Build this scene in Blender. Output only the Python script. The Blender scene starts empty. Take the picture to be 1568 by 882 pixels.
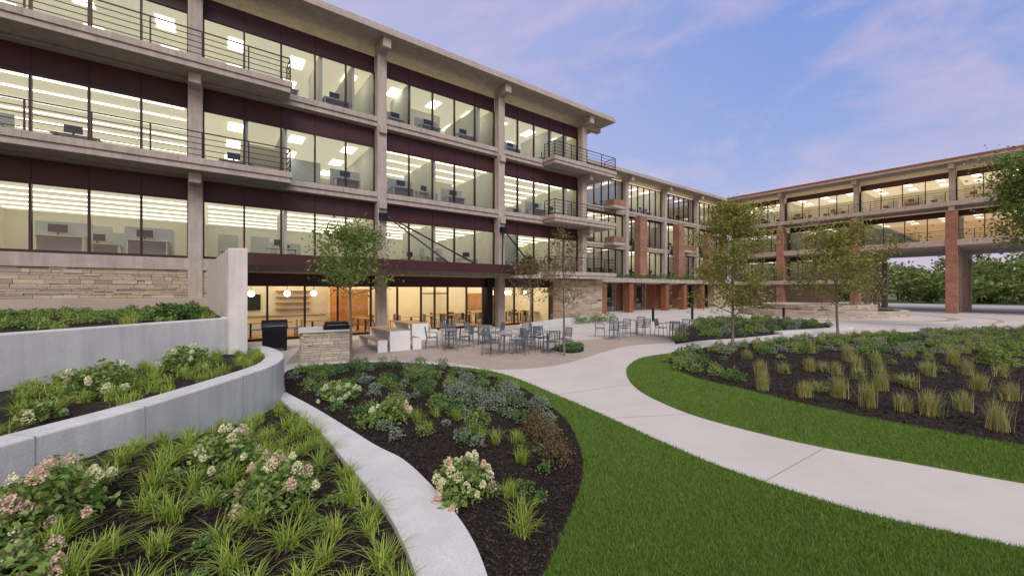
import bpy, math, random
import numpy as np
from mathutils import Vector
random.seed(7)
R = np.random.default_rng(7)
scene = bpy.context.scene
# ---------------------------------------------------------------- survey constants
FL=613.0; U0=784.0; V0=445.0; EYE=2.3
def P(u,v,z=0.0):
    Y=(EYE-z)*FL/(v-V0); return ((u-U0)/FL*Y, Y)
OX,OY=-6.886,21.0
D=(0.7995,0.6006); N=(0.6006,-0.7995)
def W(s,t): return (OX+s*D[0]+t*N[0], OY+s*D[1]+t*N[1])
BAY=7.62
# ---------------------------------------------------------------- materials
def newmat(name):
    m=bpy.data.materials.new(name); m.use_nodes=True
    nt=m.node_tree; b=nt.nodes['Principled BSDF']; return m,nt,b
def setspec(b,v):
    for k in ('Specular IOR Level','Specular'):
        if k in b.inputs: b.inputs[k].default_value=v; return
def noisy(name,c1,c2,scale=5,rough=0.8,bump=0.1,bscale=40,metal=0,detail=6,c3=None,bdist=0.02,spec=0.3,streak=0):
    m,nt,b=newmat(name); L=nt.links; n=nt.nodes
    tc=n.new('ShaderNodeTexCoord')
    no=n.new('ShaderNodeTexNoise'); no.inputs['Scale'].default_value=scale; no.inputs['Detail'].default_value=detail
    no.inputs['Roughness'].default_value=0.65
    L.new(tc.outputs['Object'],no.inputs['Vector'])
    cr=n.new('ShaderNodeValToRGB'); cr.color_ramp.elements[0].position=0.3; cr.color_ramp.elements[1].position=0.7
    cr.color_ramp.elements[0].color=(*c1,1); cr.color_ramp.elements[1].color=(*c2,1)
    L.new(no.outputs['Fac'],cr.inputs['Fac'])
    out=cr.outputs['Color']
    if c3:
        n3=n.new('ShaderNodeTexNoise'); n3.inputs['Scale'].default_value=bscale*1.3; n3.inputs['Detail'].default_value=3
        L.new(tc.outputs['Object'],n3.inputs['Vector'])
        r3=n.new('ShaderNodeValToRGB'); r3.color_ramp.elements[0].position=0.5; r3.color_ramp.elements[1].position=0.7
        r3.color_ramp.elements[0].color=(0,0,0,1); r3.color_ramp.elements[1].color=(1,1,1,1)
        L.new(n3.outputs['Fac'],r3.inputs['Fac'])
        mx=n.new('ShaderNodeMix'); mx.data_type='RGBA'
        L.new(r3.outputs['Color'],mx.inputs[0]); L.new(out,mx.inputs[6]); mx.inputs[7].default_value=(*c3,1)
        out=mx.outputs[2]
    if streak:
        mp=n.new('ShaderNodeMapping'); mp.inputs['Scale'].default_value=(7,7,0.5); L.new(tc.outputs['Object'],mp.inputs[0])
        n4=n.new('ShaderNodeTexNoise'); n4.inputs['Scale'].default_value=1.0; n4.inputs['Detail'].default_value=5; L.new(mp.outputs[0],n4.inputs['Vector'])
        r4=n.new('ShaderNodeMapRange'); r4.inputs[1].default_value=0.35; r4.inputs[2].default_value=0.65; r4.inputs[3].default_value=1-streak; r4.inputs[4].default_value=1.0
        L.new(n4.outputs['Fac'],r4.inputs[0])
        vm=n.new('ShaderNodeVectorMath'); vm.operation='SCALE'; L.new(out,vm.inputs[0]); L.new(r4.outputs[0],vm.inputs['Scale']); out=vm.outputs[0]
    L.new(out,b.inputs['Base Color'])
    b.inputs['Roughness'].default_value=rough; b.inputs['Metallic'].default_value=metal; setspec(b,spec)
    if bump>0:
        nb=n.new('ShaderNodeTexNoise'); nb.inputs['Scale'].default_value=bscale; nb.inputs['Detail'].default_value=4
        L.new(tc.outputs['Object'],nb.inputs['Vector'])
        bp=n.new('ShaderNodeBump'); bp.inputs['Strength'].default_value=bump; bp.inputs['Distance'].default_value=bdist
        L.new(nb.outputs['Fac'],bp.inputs['Height']); L.new(bp.outputs['Normal'],b.inputs['Normal'])
    return m
def island(name,cols,rough=0.7,trans=0.0,bump=0):
    m,nt,b=newmat(name); L=nt.links; n=nt.nodes
    g=n.new('ShaderNodeNewGeometry'); cr=n.new('ShaderNodeValToRGB')
    el=cr.color_ramp.elements
    el[0].color=(*cols[0],1); el[0].position=0; el[1].color=(*cols[-1],1); el[1].position=1
    for i,c in enumerate(cols[1:-1]):
        e=el.new((i+1)/(len(cols)-1)); e.color=(*c,1)
    L.new(g.outputs['Random Per Island'],cr.inputs['Fac'])
    L.new(cr.outputs['Color'],b.inputs['Base Color']); b.inputs['Roughness'].default_value=rough; setspec(b,0.25)
    if trans>0:
        t=n.new('ShaderNodeBsdfTranslucent'); L.new(cr.outputs['Color'],t.inputs['Color'])
        mx=n.new('ShaderNodeMixShader'); mx.inputs[0].default_value=trans
        L.new(b.outputs[0],mx.inputs[1]); L.new(t.outputs[0],mx.inputs[2])
        L.new(mx.outputs[0],n['Material Output'].inputs['Surface'])
    if bump:
        tc=n.new('ShaderNodeTexCoord'); nb=n.new('ShaderNodeTexNoise'); nb.inputs['Scale'].default_value=25
        nb.inputs['Detail'].default_value=6
        L.new(tc.outputs['Object'],nb.inputs['Vector'])
        bp=n.new('ShaderNodeBump'); bp.inputs['Strength'].default_value=bump; bp.inputs['Distance'].default_value=0.03
        L.new(nb.outputs['Fac'],bp.inputs['Height']); L.new(bp.outputs['Normal'],b.inputs['Normal'])
    return m
def emis(name,c,s):
    m,nt,b=newmat(name); b.inputs['Base Color'].default_value=(*c,1)
    b.inputs['Emission Color'].default_value=(*c,1); b.inputs['Emission Strength'].default_value=s
    try: m.cycles.emission_sampling='NONE'
    except Exception: pass
    return m
def glassmat(name,tint,base=0.06,gain=1.0):
    m,nt,b=newmat(name); n=nt.nodes; L=nt.links
    n.remove(b)
    t=n.new('ShaderNodeBsdfTransparent'); t.inputs[0].default_value=(*tint,1)
    g=n.new('ShaderNodeBsdfGlossy'); g.inputs['Roughness'].default_value=0.0
    g.inputs['Color'].default_value=(0.9,0.93,1,1)
    fr=n.new('ShaderNodeFresnel'); fr.inputs['IOR'].default_value=1.5
    ma=n.new('ShaderNodeMath'); ma.operation='MULTIPLY_ADD'; ma.inputs[1].default_value=gain; ma.inputs[2].default_value=base
    ma.use_clamp=True
    L.new(fr.outputs[0],ma.inputs[0])
    mx=n.new('ShaderNodeMixShader'); L.new(ma.outputs[0],mx.inputs[0]); L.new(t.outputs[0],mx.inputs[1]); L.new(g.outputs[0],mx.inputs[2])
    L.new(mx.outputs[0],n['Material Output'].inputs['Surface'])
    return m
M_FC=noisy('facade_concrete',(0.38,0.33,0.29),(0.50,0.44,0.39),2.0,0.85,0.25,60,c3=(0.31,0.275,0.24),streak=0.18)
M_WC=noisy('wall_concrete',(0.52,0.52,0.51),(0.65,0.65,0.63),1.6,0.8,0.15,30,c3=(0.54,0.54,0.53),streak=0.12)
M_CAP=noisy('cap_concrete',(0.52,0.52,0.51),(0.64,0.63,0.61),3,0.8,0.12,50,c3=(0.46,0.46,0.45))
M_PV=noisy('paving_concrete',(0.50,0.465,0.43),(0.60,0.56,0.52),0.6,0.8,0.1,60,c3=(0.50,0.465,0.43))
M_PB=noisy('paver_tan',(0.36,0.29,0.24),(0.44,0.37,0.31),1.2,0.85,0.15,60,c3=(0.31,0.26,0.22))
M_JT=noisy('paving_joint',(0.28,0.26,0.24),(0.33,0.31,0.29),4,0.9,0)
M_MU=noisy('mulch_soil',(0.012,0.008,0.007),(0.038,0.026,0.021),14,0.95,1.0,45,c3=(0.055,0.038,0.032),bdist=0.06)
M_MC=island('mulch_chips',[(0.010,0.007,0.006),(0.03,0.02,0.017),(0.07,0.048,0.038)],0.9)
M_GR=noisy('lawn_turf',(0.08,0.145,0.022),(0.14,0.225,0.04),0.9,0.9,0.8,120,c3=(0.065,0.115,0.02),bdist=0.03)
M_GB=island('grass_blades',[(0.09,0.175,0.022),(0.14,0.25,0.035),(0.22,0.34,0.07)],0.55,0.3)
M_GD=noisy('ground_soil',(0.07,0.11,0.03),(0.13,0.17,0.05),0.3,0.95,0.3,10)
M_MAR=noisy('maroon_panel',(0.046,0.016,0.018),(0.064,0.023,0.024),0.7,0.4,0.0)
M_MUL=noisy('maroon_mullion',(0.034,0.013,0.014),(0.046,0.018,0.019),2,0.4,0.0)
M_DK=noisy('dark_metal',(0.012,0.012,0.014),(0.022,0.022,0.025),6,0.4,0.0,metal=0.5)
M_RAIL=noisy('rail_metal',(0.03,0.02,0.02),(0.05,0.03,0.03),6,0.45,0.0,metal=0.4)
M_GL=glassmat('window_glass',(0.90,0.92,0.89),0.02,1.1)
M_GLD=glassmat('tinted_window_glass',(0.38,0.40,0.40),0.12,1.6)
M_CE=emis('glowing_ceiling',(0.92,0.84,0.60),0.52)  # ceiling emits its own glow in place of indirect room light
M_CEW=emis('warm_glow_surface',(1.0,0.82,0.54),2.0)  # self-glowing surface: cafe ceiling and the sheet behind the cladding glass
M_CED=emis('dim_glow_ceiling',(1.0,0.84,0.60),0.6)  # weaker emitted ceiling glow, stands in for indirect light
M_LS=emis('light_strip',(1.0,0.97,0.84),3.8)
M_GLOBE=emis('lamp_globe_glow',(1.0,0.92,0.74),5.0)
M_IW=noisy('interior_wall',(0.66,0.65,0.56),(0.74,0.73,0.64),0.5,0.8,0)
M_IW2=noisy('interior_wall_grey',(0.38,0.42,0.42),(0.45,0.49,0.49),0.5,0.8,0)
M_CPT=noisy('carpet',(0.10,0.11,0.11),(0.18,0.18,0.17),3,0.95,0)
M_WOOD=noisy('warm_wood',(0.34,0.17,0.07),(0.50,0.29,0.12),3,0.5,0)
M_WOODD=noisy('red_brown_cladding',(0.18,0.07,0.04),(0.28,0.12,0.065),1.5,0.6,0)
M_TT=noisy('table_timber',(0.33,0.22,0.13),(0.47,0.33,0.2),5,0.6,0.05)
M_WH=noisy('white_painted',(0.68,0.68,0.67),(0.76,0.76,0.75),3,0.5,0)
M_CH=noisy('chair_metal',(0.10,0.125,0.15),(0.15,0.18,0.21),6,0.4,0,metal=0.3)
M_TP=noisy('table_top_grey',(0.30,0.32,0.34),(0.40,0.42,0.44),6,0.35,0,metal=0.2)
M_ST=island('ledge_stone',[(0.33,0.25,0.17),(0.46,0.37,0.27),(0.26,0.23,0.20),(0.54,0.43,0.31),(0.38,0.29,0.21),(0.48,0.42,0.36)],0.85,0,0.8)
M_STL=island('pale_ledge_stone',[(0.46,0.38,0.30),(0.55,0.47,0.38),(0.36,0.32,0.28),(0.60,0.52,0.42)],0.85,0,0.8)
M_MO=noisy('dark_mortar',(0.06,0.05,0.04),(0.09,0.08,0.07),8,0.95,0)  # dark mortar colour for stone backing and slab joints
M_BK=noisy('bark',(0.10,0.085,0.07),(0.2,0.17,0.14),14,0.9,0.5,40)
M_STEM=noisy('plant_stem',(0.08,0.07,0.03),(0.13,0.11,0.05),14,0.9,0)
M_DRV=noisy('driveway_concrete',(0.36,0.34,0.32),(0.45,0.43,0.41),0.4,0.85,0.1,30)
def brickmat():
    m,nt,b=newmat('red_brick'); n=nt.nodes; L=nt.links
    tc=n.new('ShaderNodeTexCoord'); sp=n.new('ShaderNodeSeparateXYZ'); L.new(tc.outputs['Object'],sp.inputs[0])
    ad=n.new('ShaderNodeMath'); L.new(sp.outputs[0],ad.inputs[0]); L.new(sp.outputs[1],ad.inputs[1])
    cb=n.new('ShaderNodeCombineXYZ'); L.new(ad.outputs[0],cb.inputs[0]); L.new(sp.outputs[2],cb.inputs[1])
    br=n.new('ShaderNodeTexBrick'); L.new(cb.outputs[0],br.inputs['Vector'])
    br.inputs['Color1'].default_value=(0.34,0.135,0.08,1); br.inputs['Color2'].default_value=(0.20,0.08,0.05,1)
    br.inputs['Mortar'].default_value=(0.32,0.24,0.19,1); br.inputs['Scale'].default_value=1
    br.inputs['Brick Width'].default_value=0.3; br.inputs['Row Height'].default_value=0.1; br.inputs['Mortar Size'].default_value=0.012
    no=n.new('ShaderNodeTexNoise'); no.inputs['Scale'].default_value=0.8; no.inputs['Detail'].default_value=5; L.new(tc.outputs['Object'],no.inputs['Vector'])
    r4=n.new('ShaderNodeMapRange'); r4.inputs[1].default_value=0.3; r4.inputs[2].default_value=0.7; r4.inputs[3].default_value=0.7; r4.inputs[4].default_value=1.15; L.new(no.outputs['Fac'],r4.inputs[0])
    vm=n.new('ShaderNodeVectorMath'); vm.operation='SCALE'; L.new(br.outputs['Color'],vm.inputs[0]); L.new(r4.outputs[0],vm.inputs['Scale'])
    L.new(vm.outputs[0],b.inputs['Base Color']); b.inputs['Roughness'].default_value=0.85
    return m
M_BR=brickmat()
# foliage
M_LT=island('tree_leaves',[(0.09,0.15,0.035),(0.14,0.22,0.05),(0.20,0.28,0.07),(0.28,0.33,0.10)],0.55,0.35)
M_LY=island('tree_leaves_yellowing',[(0.12,0.16,0.035),(0.22,0.25,0.055),(0.33,0.32,0.08),(0.18,0.20,0.05)],0.55,0.35)
M_LR=island('tree_leaves_russet',[(0.15,0.09,0.05),(0.18,0.14,0.06),(0.12,0.13,0.05)],0.6,0.3)
M_LD=island('distant_leaves',[(0.06,0.11,0.03),(0.13,0.20,0.05),(0.21,0.28,0.08),(0.34,0.34,0.12)],0.7,0.35)
M_LH=island('hydrangea_leaves',[(0.12,0.22,0.045),(0.18,0.30,0.065),(0.26,0.37,0.10),(0.24,0.22,0.09)],0.5,0.3)
M_LG=island('green_shrub_leaves',[(0.065,0.13,0.035),(0.10,0.20,0.05),(0.16,0.27,0.08)],0.5,0.25)
M_LB=island('greygreen_leaves',[(0.15,0.19,0.13),(0.21,0.26,0.18),(0.30,0.34,0.27)],0.6,0.25)
M_LP=island('purple_leaves',[(0.13,0.08,0.05),(0.18,0.12,0.06),(0.11,0.14,0.05)],0.6,0.25)
M_SE=island('sedge_blades',[(0.16,0.26,0.035),(0.30,0.42,0.06),(0.46,0.54,0.12),(0.22,0.32,0.05)],0.45,0.35)
M_OG=island('ornamental_grass_blades',[(0.18,0.26,0.06),(0.30,0.37,0.10),(0.45,0.44,0.18),(0.50,0.40,0.23)],0.55,0.35)
M_FW=island('cream_flowers',[(0.66,0.68,0.40),(0.84,0.82,0.58),(0.70,0.74,0.44)],0.6,0.25)
M_FP=island('pink_flowers',[(0.72,0.50,0.40),(0.80,0.64,0.50),(0.64,0.44,0.33)],0.6,0.25)
# ---------------------------------------------------------------- mesh builder
class MB:
    def __init__(s): s.v=[]; s.f=[]; s.m=[]
    def add(s,vs,fs,m=0):
        o=len(s.v); s.v+=vs; s.f+=[tuple(i+o for i in f) for f in fs]; s.m+=[m]*len(fs)
    def box(s,x0,x1,y0,y1,z0,z1,m=0,T=None):
        vs=[(x,y,z) for z in (z0,z1) for y in (y0,y1) for x in (x0,x1)]
        if T: vs=[T(*p) for p in vs]
        s.add(vs,[(0,2,3,1),(4,5,7,6),(0,1,5,4),(2,6,7,3),(0,4,6,2),(1,3,7,5)],m)
    def obox(s,cx,cy,z0,z1,lx,ly,a,m=0):
        c,sn=math.cos(a),math.sin(a)
        s.box(-lx/2,lx/2,-ly/2,ly/2,z0,z1,m,lambda x,y,z:(cx+x*c-y*sn,cy+x*sn+y*c,z))
    def tube(s,pts,rad,n=6,m=0,cap=True):
        pts=[Vector(p) for p in pts]; o=len(s.v)
        for i,p in enumerate(pts):
            d=(pts[min(i+1,len(pts)-1)]-pts[max(i-1,0)]).normalized()
            a=d.cross(Vector((0,0,1)) if abs(d.z)<0.9 else Vector((1,0,0))).normalized(); b=d.cross(a)
            r=rad[i] if hasattr(rad,'__len__') else rad
            for k in range(n):
                t=2*math.pi*k/n; q=p+a*math.cos(t)*r+b*math.sin(t)*r; s.v.append(tuple(q))
        for i in range(len(pts)-1):
            for k in range(n):
                k2=(k+1)%n
                s.f.append((o+i*n+k,o+i*n+k2,o+(i+1)*n+k2,o+(i+1)*n+k)); s.m.append(m)
        if cap:
            s.f.append(tuple(o+k for k in range(n))); s.m.append(m)
            s.f.append(tuple(o+(len(pts)-1)*n+k for k in reversed(range(n)))); s.m.append(m)
    def prism(s,poly,z0,z1,m=0):
        n=len(poly); vs=[(x,y,z0) for x,y in poly]+[(x,y,z1) for x,y in poly]
        fs=[tuple(range(n,2*n))]+[(i,(i+1)%n,n+(i+1)%n,n+i) for i in range(n)]
        s.add(vs,fs,m)
    def band(s,A,B,z0,z1,m=0):
        n=len(A); vs=[]
        for a,b in zip(A,B): vs+=[(a[0],a[1],z0),(a[0],a[1],z1),(b[0],b[1],z1),(b[0],b[1],z0)]
        fs=[]
        for i in range(n-1):
            for k in range(3): fs.append((i*4+k,i*4+k+1,(i+1)*4+k+1,(i+1)*4+k))
        fs+=[(0,1,2,3),tuple((n-1)*4+k for k in (3,2,1,0))]
        s.add(vs,fs,m)
    def sphere(s,c,r,m=0,nu=10,nv=6,sz=1):
        vs=[]
        for j in range(nv+1):
            ph=math.pi*j/nv
            for i in range(nu):
                th=2*math.pi*i/nu; vs.append((c[0]+r*math.sin(ph)*math.cos(th),c[1]+r*math.sin(ph)*math.sin(th),c[2]+sz*r*math.cos(ph)))
        fs=[(j*nu+i,(j+1)*nu+i,(j+1)*nu+(i+1)%nu,j*nu+(i+1)%nu) for j in range(nv) for i in range(nu)]
        s.add(vs,fs,m)
    def build(s,name,mats,parent=None,bevel=0,smooth=False,loc=None,rot=0):
        me=bpy.data.meshes.new(name); me.from_pydata(s.v,[],s.f)
        for mt in mats: me.materials.append(mt)
        me.polygons.foreach_set('material_index',s.m)
        if smooth: me.polygons.foreach_set('use_smooth',[True]*len(s.f))
        me.update(); o=bpy.data.objects.new(name,me); scene.collection.objects.link(o)
        if parent: o.parent=parent
        if loc: o.location=loc
        o.rotation_euler[2]=rot
        if bevel:
            b=o.modifiers.new('bevel','BEVEL'); b.width=bevel; b.segments=2; b.limit_method='ANGLE'; b.angle_limit=math.radians(50)
        return o
def npmesh(name,V,Fc,mats,mi=None,parent=None):
    me=bpy.data.meshes.new(name); n,k=Fc.shape
    me.vertices.add(len(V)); me.vertices.foreach_set('co',V.astype(np.float32).ravel())
    me.loops.add(n*k); me.loops.foreach_set('vertex_index',Fc.astype(np.int32).ravel())
    me.polygons.add(n); me.polygons.foreach_set('loop_start',np.arange(0,n*k,k,dtype=np.int32))
    for mt in mats: me.materials.append(mt)
    if mi is not None: me.polygons.foreach_set('material_index',mi.astype(np.int32))
    me.update(calc_edges=True); me.validate()
    o=bpy.data.objects.new(name,me); scene.collection.objects.link(o)
    if parent: o.parent=parent
    return o
def empty(name,loc=(0,0,0),rot=0):
    e=bpy.data.objects.new(name,None); e.location=loc; e.rotation_euler[2]=rot; e.empty_display_size=0.5
    scene.collection.objects.link(e); return e
def unit(n):
    v=R.normal(size=(n,3)); return v/np.linalg.norm(v,axis=1,keepdims=True)
def leafquads(C,l,w,flat=0.0):
    n=len(C); a=unit(n)
    if flat: a[:,2]*=(1-flat); a/=np.linalg.norm(a,axis=1,keepdims=True)
    b=unit(n)
    if flat: b[:,2]*=(1-flat)
    b=b-(a*b).sum(1,keepdims=True)*a; b/=np.linalg.norm(b,axis=1,keepdims=True)
    sc=R.uniform(0.65,1.25,(n,1)); a=a*l*sc/2; b=b*w*sc/2
    V=np.stack([C-a,C+b,C+a,C-b],1).reshape(-1,3); F=np.arange(4*n).reshape(n,4); return V,F
def blades(B,h,lean,w,lv=(0,0.35,0.7,1.0),droop=0.5):
    n=len(B); az=R.uniform(0,2*math.pi,n); d=np.stack([np.cos(az),np.sin(az),0*az],1); sd=np.stack([-np.sin(az),np.cos(az),0*az],1)
    H=(h*R.uniform(0.6,1.15,n))[:,None]; Ln=(lean*R.uniform(0.2,1.2,n))[:,None]; rows=[]
    for t in lv:
        c=B+d*Ln*t**1.6; c=c+np.array([0,0,1.0])*H*(t-droop*t*t*(Ln/(abs(lean)+1e-6)))
        ww=w*(1-0.85*t); rows+= [c-sd*ww/2,c+sd*ww/2]
    V=np.stack(rows,1).reshape(-1,3); k=len(lv)*2; base=np.arange(n)[:,None]*k
    F=np.concatenate([np.concatenate([base+2*i,base+2*i+1,base+2*i+3,base+2*i+2],1) for i in range(len(lv)-1)],0)
    return V,F
def merge(parts):
    Vs=[];Fs=[];Ms=[];o=0
    for V,F,m in parts:
        Vs.append(V);Fs.append(F+o);Ms.append(np.full(len(F),m)); o+=len(V)
    return np.concatenate(Vs),np.concatenate(Fs),np.concatenate(Ms)
def catmull(pts,n=6):
    p=[pts[0]]+list(pts)+[pts[-1]]; out=[]
    for i in range(1,len(p)-2):
        a,b,c,d=[np.array(q,float) for q in p[i-1:i+3]]
        for k in range(n):
            t=k/n; out.append(tuple(0.5*((2*b)+(-a+c)*t+(2*a-5*b+4*c-d)*t*t+(-a+3*b-3*c+d)*t**3)))
    out.append(tuple(pts[-1])); return out
def inpoly(X,Y,poly):
    r=np.zeros(len(X),bool); n=len(poly); j=n-1
    for i in range(n):
        xi,yi=poly[i]; xj,yj=poly[j]
        c=((yi>Y)!=(yj>Y))&(X<(xj-xi)*(Y-yi)/((yj-yi) if yj!=yi else 1e-9)+xi); r^=c; j=i
    return r
def scatter(poly,n,ylim=None,mind=0,ymin=None):
    p=np.array(poly); x0,y0=p.min(0); x1,y1=p.max(0)
    if ylim: y1=min(y1,ylim)
    if ymin: y0=max(y0,ymin)
    out=[]; X=R.uniform(x0,x1,n*40); Y=R.uniform(y0,y1,n*40); k=inpoly(X,Y,poly)
    for x,y in zip(X[k],Y[k]):
        if len(out)>=n: break
        if mind and any((x-a)**2+(y-b)**2<mind*mind for a,b in out): continue
        out.append((x,y))
    return out
# ---------------------------------------------------------------- stone wall
def stones(mb,x0,x1,z0,z1,m=0,mm=1,thick=0.25,T=None,hr=(0.06,0.15),lr=(0.18,0.75),backing=True,yf=0.0):
    z=z0
    while z<z1-0.01:
        h=min(random.uniform(*hr),z1-z)
        if z1-(z+h)<0.05: h=z1-z
        x=x0-random.uniform(0,0.3)
        while x<x1:
            l=random.uniform(*lr); a=max(x,x0); b=min(x+l,x1)
            if b-a>0.03:
                o=random.uniform(0,0.05); mb.box(a+0.005,b-0.005,yf-o,yf+thick,z+0.005,z+h-0.005,m,T)
            x+=l
        z+=h
    if backing: mb.box(x0+0.02,x1-0.02,yf+0.03,yf+thick-0.02,z0,z1-0.012,mm,T)
# ---------------------------------------------------------------- building parts
def railing(mb,pts,z,h=1.0,m=0,n=5,step=1.5):
    for i in range(len(pts)-1):
        a=Vector((*pts[i],0)); b=Vector((*pts[i+1],0)); L=(b-a).length; ang=math.atan2(b.y-a.y,b.x-a.x); c=(a+b)/2
        for k in range(n):
            zz=z+0.12+(h-0.12)*k/(n-1); r=0.02 if k==n-1 else 0.012
            mb.obox(c.x,c.y,zz-r,zz+r,L,2*r,ang,m)
        k=max(1,round(L/step))
        for j in range(k+1):
            p=a.lerp(b,j/k); mb.obox(p.x,p.y,z-0.15,z+h-0.02,0.05,0.03,ang,m)
def balcony(par,s0,s1,F,depth=1.4,name='balcony',rl=(True,True)):
    mb=MB(); mb.box(s0,s1,-depth,-0.262,F-0.24,F+0.002,0); mb.box(s0+0.06,s1-0.06,-depth+0.06,-0.262,F-0.46,F-0.242,0)
    x=s1-3.81
    while x>s0: mb.box(x-0.008,x+0.008,-depth-0.003,-depth+0.05,F-0.242,F+0.004,1); x-=3.81
    mb.build(name+'_slab',[M_FC,M_MO],par,bevel=0.012)
    mb=MB(); y=-depth+0.07; pts=[(s0+0.08,y),(s1-0.08,y)]
    if rl[0]: pts=[(s0+0.08,-0.3)]+pts
    if rl[1]: pts=pts+[(s1-0.08,-0.3)]
    railing(mb,pts,F,1.0); mb.build(name+'_railing',[M_RAIL],par)
def bandfloor(par,s0,s1,y0,F,T,glass=M_GL,ceil=M_CE,lights='strip',sill=0.1,gh=2.45,depth=9.0,parts=True,desks=True,slab=0.5,pane=1.524,busy=0.75):
    L=s1-s0; npn=max(1,round(L/pane)); w=L/npn
    g=MB(); mu=MB()
    for i in range(npn):
        a=s0+i*w; b=a+w; j=[random.uniform(-0.0025,0.0025) for _ in range(4)]
        g.add([(a+0.03,y0+0.32+j[0],F+sill+0.03),(b-0.03,y0+0.32+j[1],F+sill+0.03),(b-0.03,y0+0.32+j[2],F+gh-0.03),(a+0.03,y0+0.32+j[3],F+gh-0.03)],[(0,1,2,3)])
    g.build('window_glazing',[glass],par)
    for i in range(npn+1):
        a=s0+i*w; mu.box(a-0.035,a+0.035,y0+0.24,y0+0.38,F+sill,F+gh,0)
        mu.box(a-0.012,a+0.012,y0+0.272,y0+0.30,F+gh+0.05,T-slab-0.002,0)
    mu.box(s0,s1,y0+0.25,y0+0.37,F+gh-0.03,F+gh+0.045,0); mu.box(s0,s1,y0+0.25,y0+0.37,F+0.004,F+sill+0.03,0)
    mu.box(s0,s1,y0+0.30,y0+0.40,F+gh+0.046,T-slab-0.001,1)
    mu.build('window_frames',[M_MUL,M_MAR],par)
    r=MB(); cz=F+gh+0.16
    r.box(s0,s1,y0+0.41,y0+depth,cz,cz+0.05,0)
    r.box(s0,s1,y0+0.41,y0+depth,F-0.05,F+0.004,1)
    r.box(s0,s1,y0+depth,y0+depth+0.1,F,cz,2)
    r.box(s0-0.05,s0,y0+0.41,y0+depth,F,cz,2); r.box(s1,s1+0.05,y0+0.41,y0+depth,F,cz,2)
    for k in range(2):
        dx=random.uniform(s0+0.5,s1-1.6); r.box(dx,dx+1.0,y0+depth-0.03,y0+depth-0.002,F+0.01,F+2.1,3)
    ls=MB()
    if lights=='strip':
        yy=y0+1.0
        while yy<y0+depth:
            ls.box(s0+0.15,s1-0.15,yy,yy+0.075,cz-0.035,cz-0.004,0)
            yy+=1.4
    else:
        yy=y0+1.5
        while yy<y0+depth-1:
            xx=s0+0.9
            while xx<s1-0.8:
                ls.box(xx,xx+0.62,yy,yy+1.1,cz-0.02,cz-0.004,0); xx+=2.54
            yy+=2.7
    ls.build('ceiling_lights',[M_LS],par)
    if parts:
        x=s0+random.choice([1.524,3.05])
        while x<s1-1:
            if random.random()<0.6:
                d=random.uniform(3,6); r.box(x-0.06,x+0.06,y0+0.42,y0+d,F+0.006,cz-0.04,2 if random.random()<0.7 else 3)
                if random.random()<0.7: r.box(x+0.07,min(x+random.uniform(1.5,4),s1-0.01),y0+d-0.1,y0+d,F+0.006,cz-0.045,3 if random.random()<0.5 else 2)
            x+=random.choice([1.524,3.05,4.57])
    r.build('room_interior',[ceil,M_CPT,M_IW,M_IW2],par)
    if desks:
        f=MB()
        for row in range(2):
            x=s0+0.3+random.random()
            while x<s1-1.4:
                if random.random()<busy:
                    y=y0+random.uniform(0.7,1.2)+row*2.4; f.box(x,x+1.3,y,y+0.65,F+0.70,F+0.74,0)
                    for lx in (x+0.04,x+1.22): f.box(lx,lx+0.04,y+0.05,y+0.6,F+0.01,F+0.698,0)
                    f.box(x+0.3,x+0.8,y+0.3,y+0.33,F+0.87,F+1.16,1); f.box(x+0.52,x+0.58,y+0.3,y+0.34,F+0.742,F+0.87,1)
                    if random.random()<0.6:
                        cx=x+0.6; cy=y+0.85; c1=random.choice([1,1,3]); f.box(cx-0.25,cx+0.25,cy,cy+0.45,F+0.45,F+0.52,c1); f.box(cx-0.22,cx+0.22,cy+0.42,cy+0.48,F+0.54,F+1.05,c1); f.box(cx-0.03,cx+0.03,cy+0.2,cy+0.26,F+0.01,F+0.449,1)
                    if random.random()<0.4: f.box(x-0.1,x+1.4,y+0.68,y+0.72,F+0.01,F+1.3,2)
                x+=random.choice([1.6,1.9,2.4])
        f.build('office_furniture',[M_IW,M_DK,M_IW2,M_CH],par)
def slabedge(mb,s0,s1,y0,F,m=0):
    mb.box(s0,s1,y0-0.20,y0+0.40,F-0.27,F,m); mb.box(s0,s1,y0-0.13,y0+0.40,F-0.5,F-0.272,m)

# ================================================================= MAIN WING
ANG=math.atan2(D[1],D[0])
ob=empty('office_building',(OX,OY,0),ANG)
SL=-4*BAY; SR=2*BAY
LV=[3.6,7.4,11.3,15.1]
for k in range(-4,2):
    s0=k*BAY+0.25; s1=(k+1)*BAY-0.25
    for fi in range(3):
        lt='strip' if (fi<2 or k<-2) and not (k==-1 and fi==1) else 'panel'
        if k<=-2 and fi==2: lt='panel'
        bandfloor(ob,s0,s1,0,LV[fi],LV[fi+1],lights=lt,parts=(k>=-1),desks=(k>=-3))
mb=MB()
for F in (7.4,11.3): slabedge(mb,SL-0.3,SR+0.3,0,F)
mb.box(SL-0.3,SR+0.3,-0.24,0.40,3.12,3.6)
mb.build('floor_slab_edges',[M_FC],ob,bevel=0.015)
mb=MB()
for F in (7.4,11.3):
    x=SL+1.9
    while x<SR:
        mb.box(x-0.007,x+0.007,-0.203,-0.19,F-0.27,F+0.002); x+=3.81
mb.build('slab_edge_joints',[M_MO],ob)
mb=MB()
for k in range(-4,3):
    x=k*BAY; mb.box(x-0.24,x+0.24,-0.26,0.22,0,14.55)
    for F in (7.4,11.3):
        mb.box(x-0.2,x+0.2,-0.95 if k<=-1 or k==2 else -0.42,-0.262,F-0.88,F-0.462)
    mb.box(x-0.21,x+0.21,-1.0,0.4,14.56,15.099)
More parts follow.
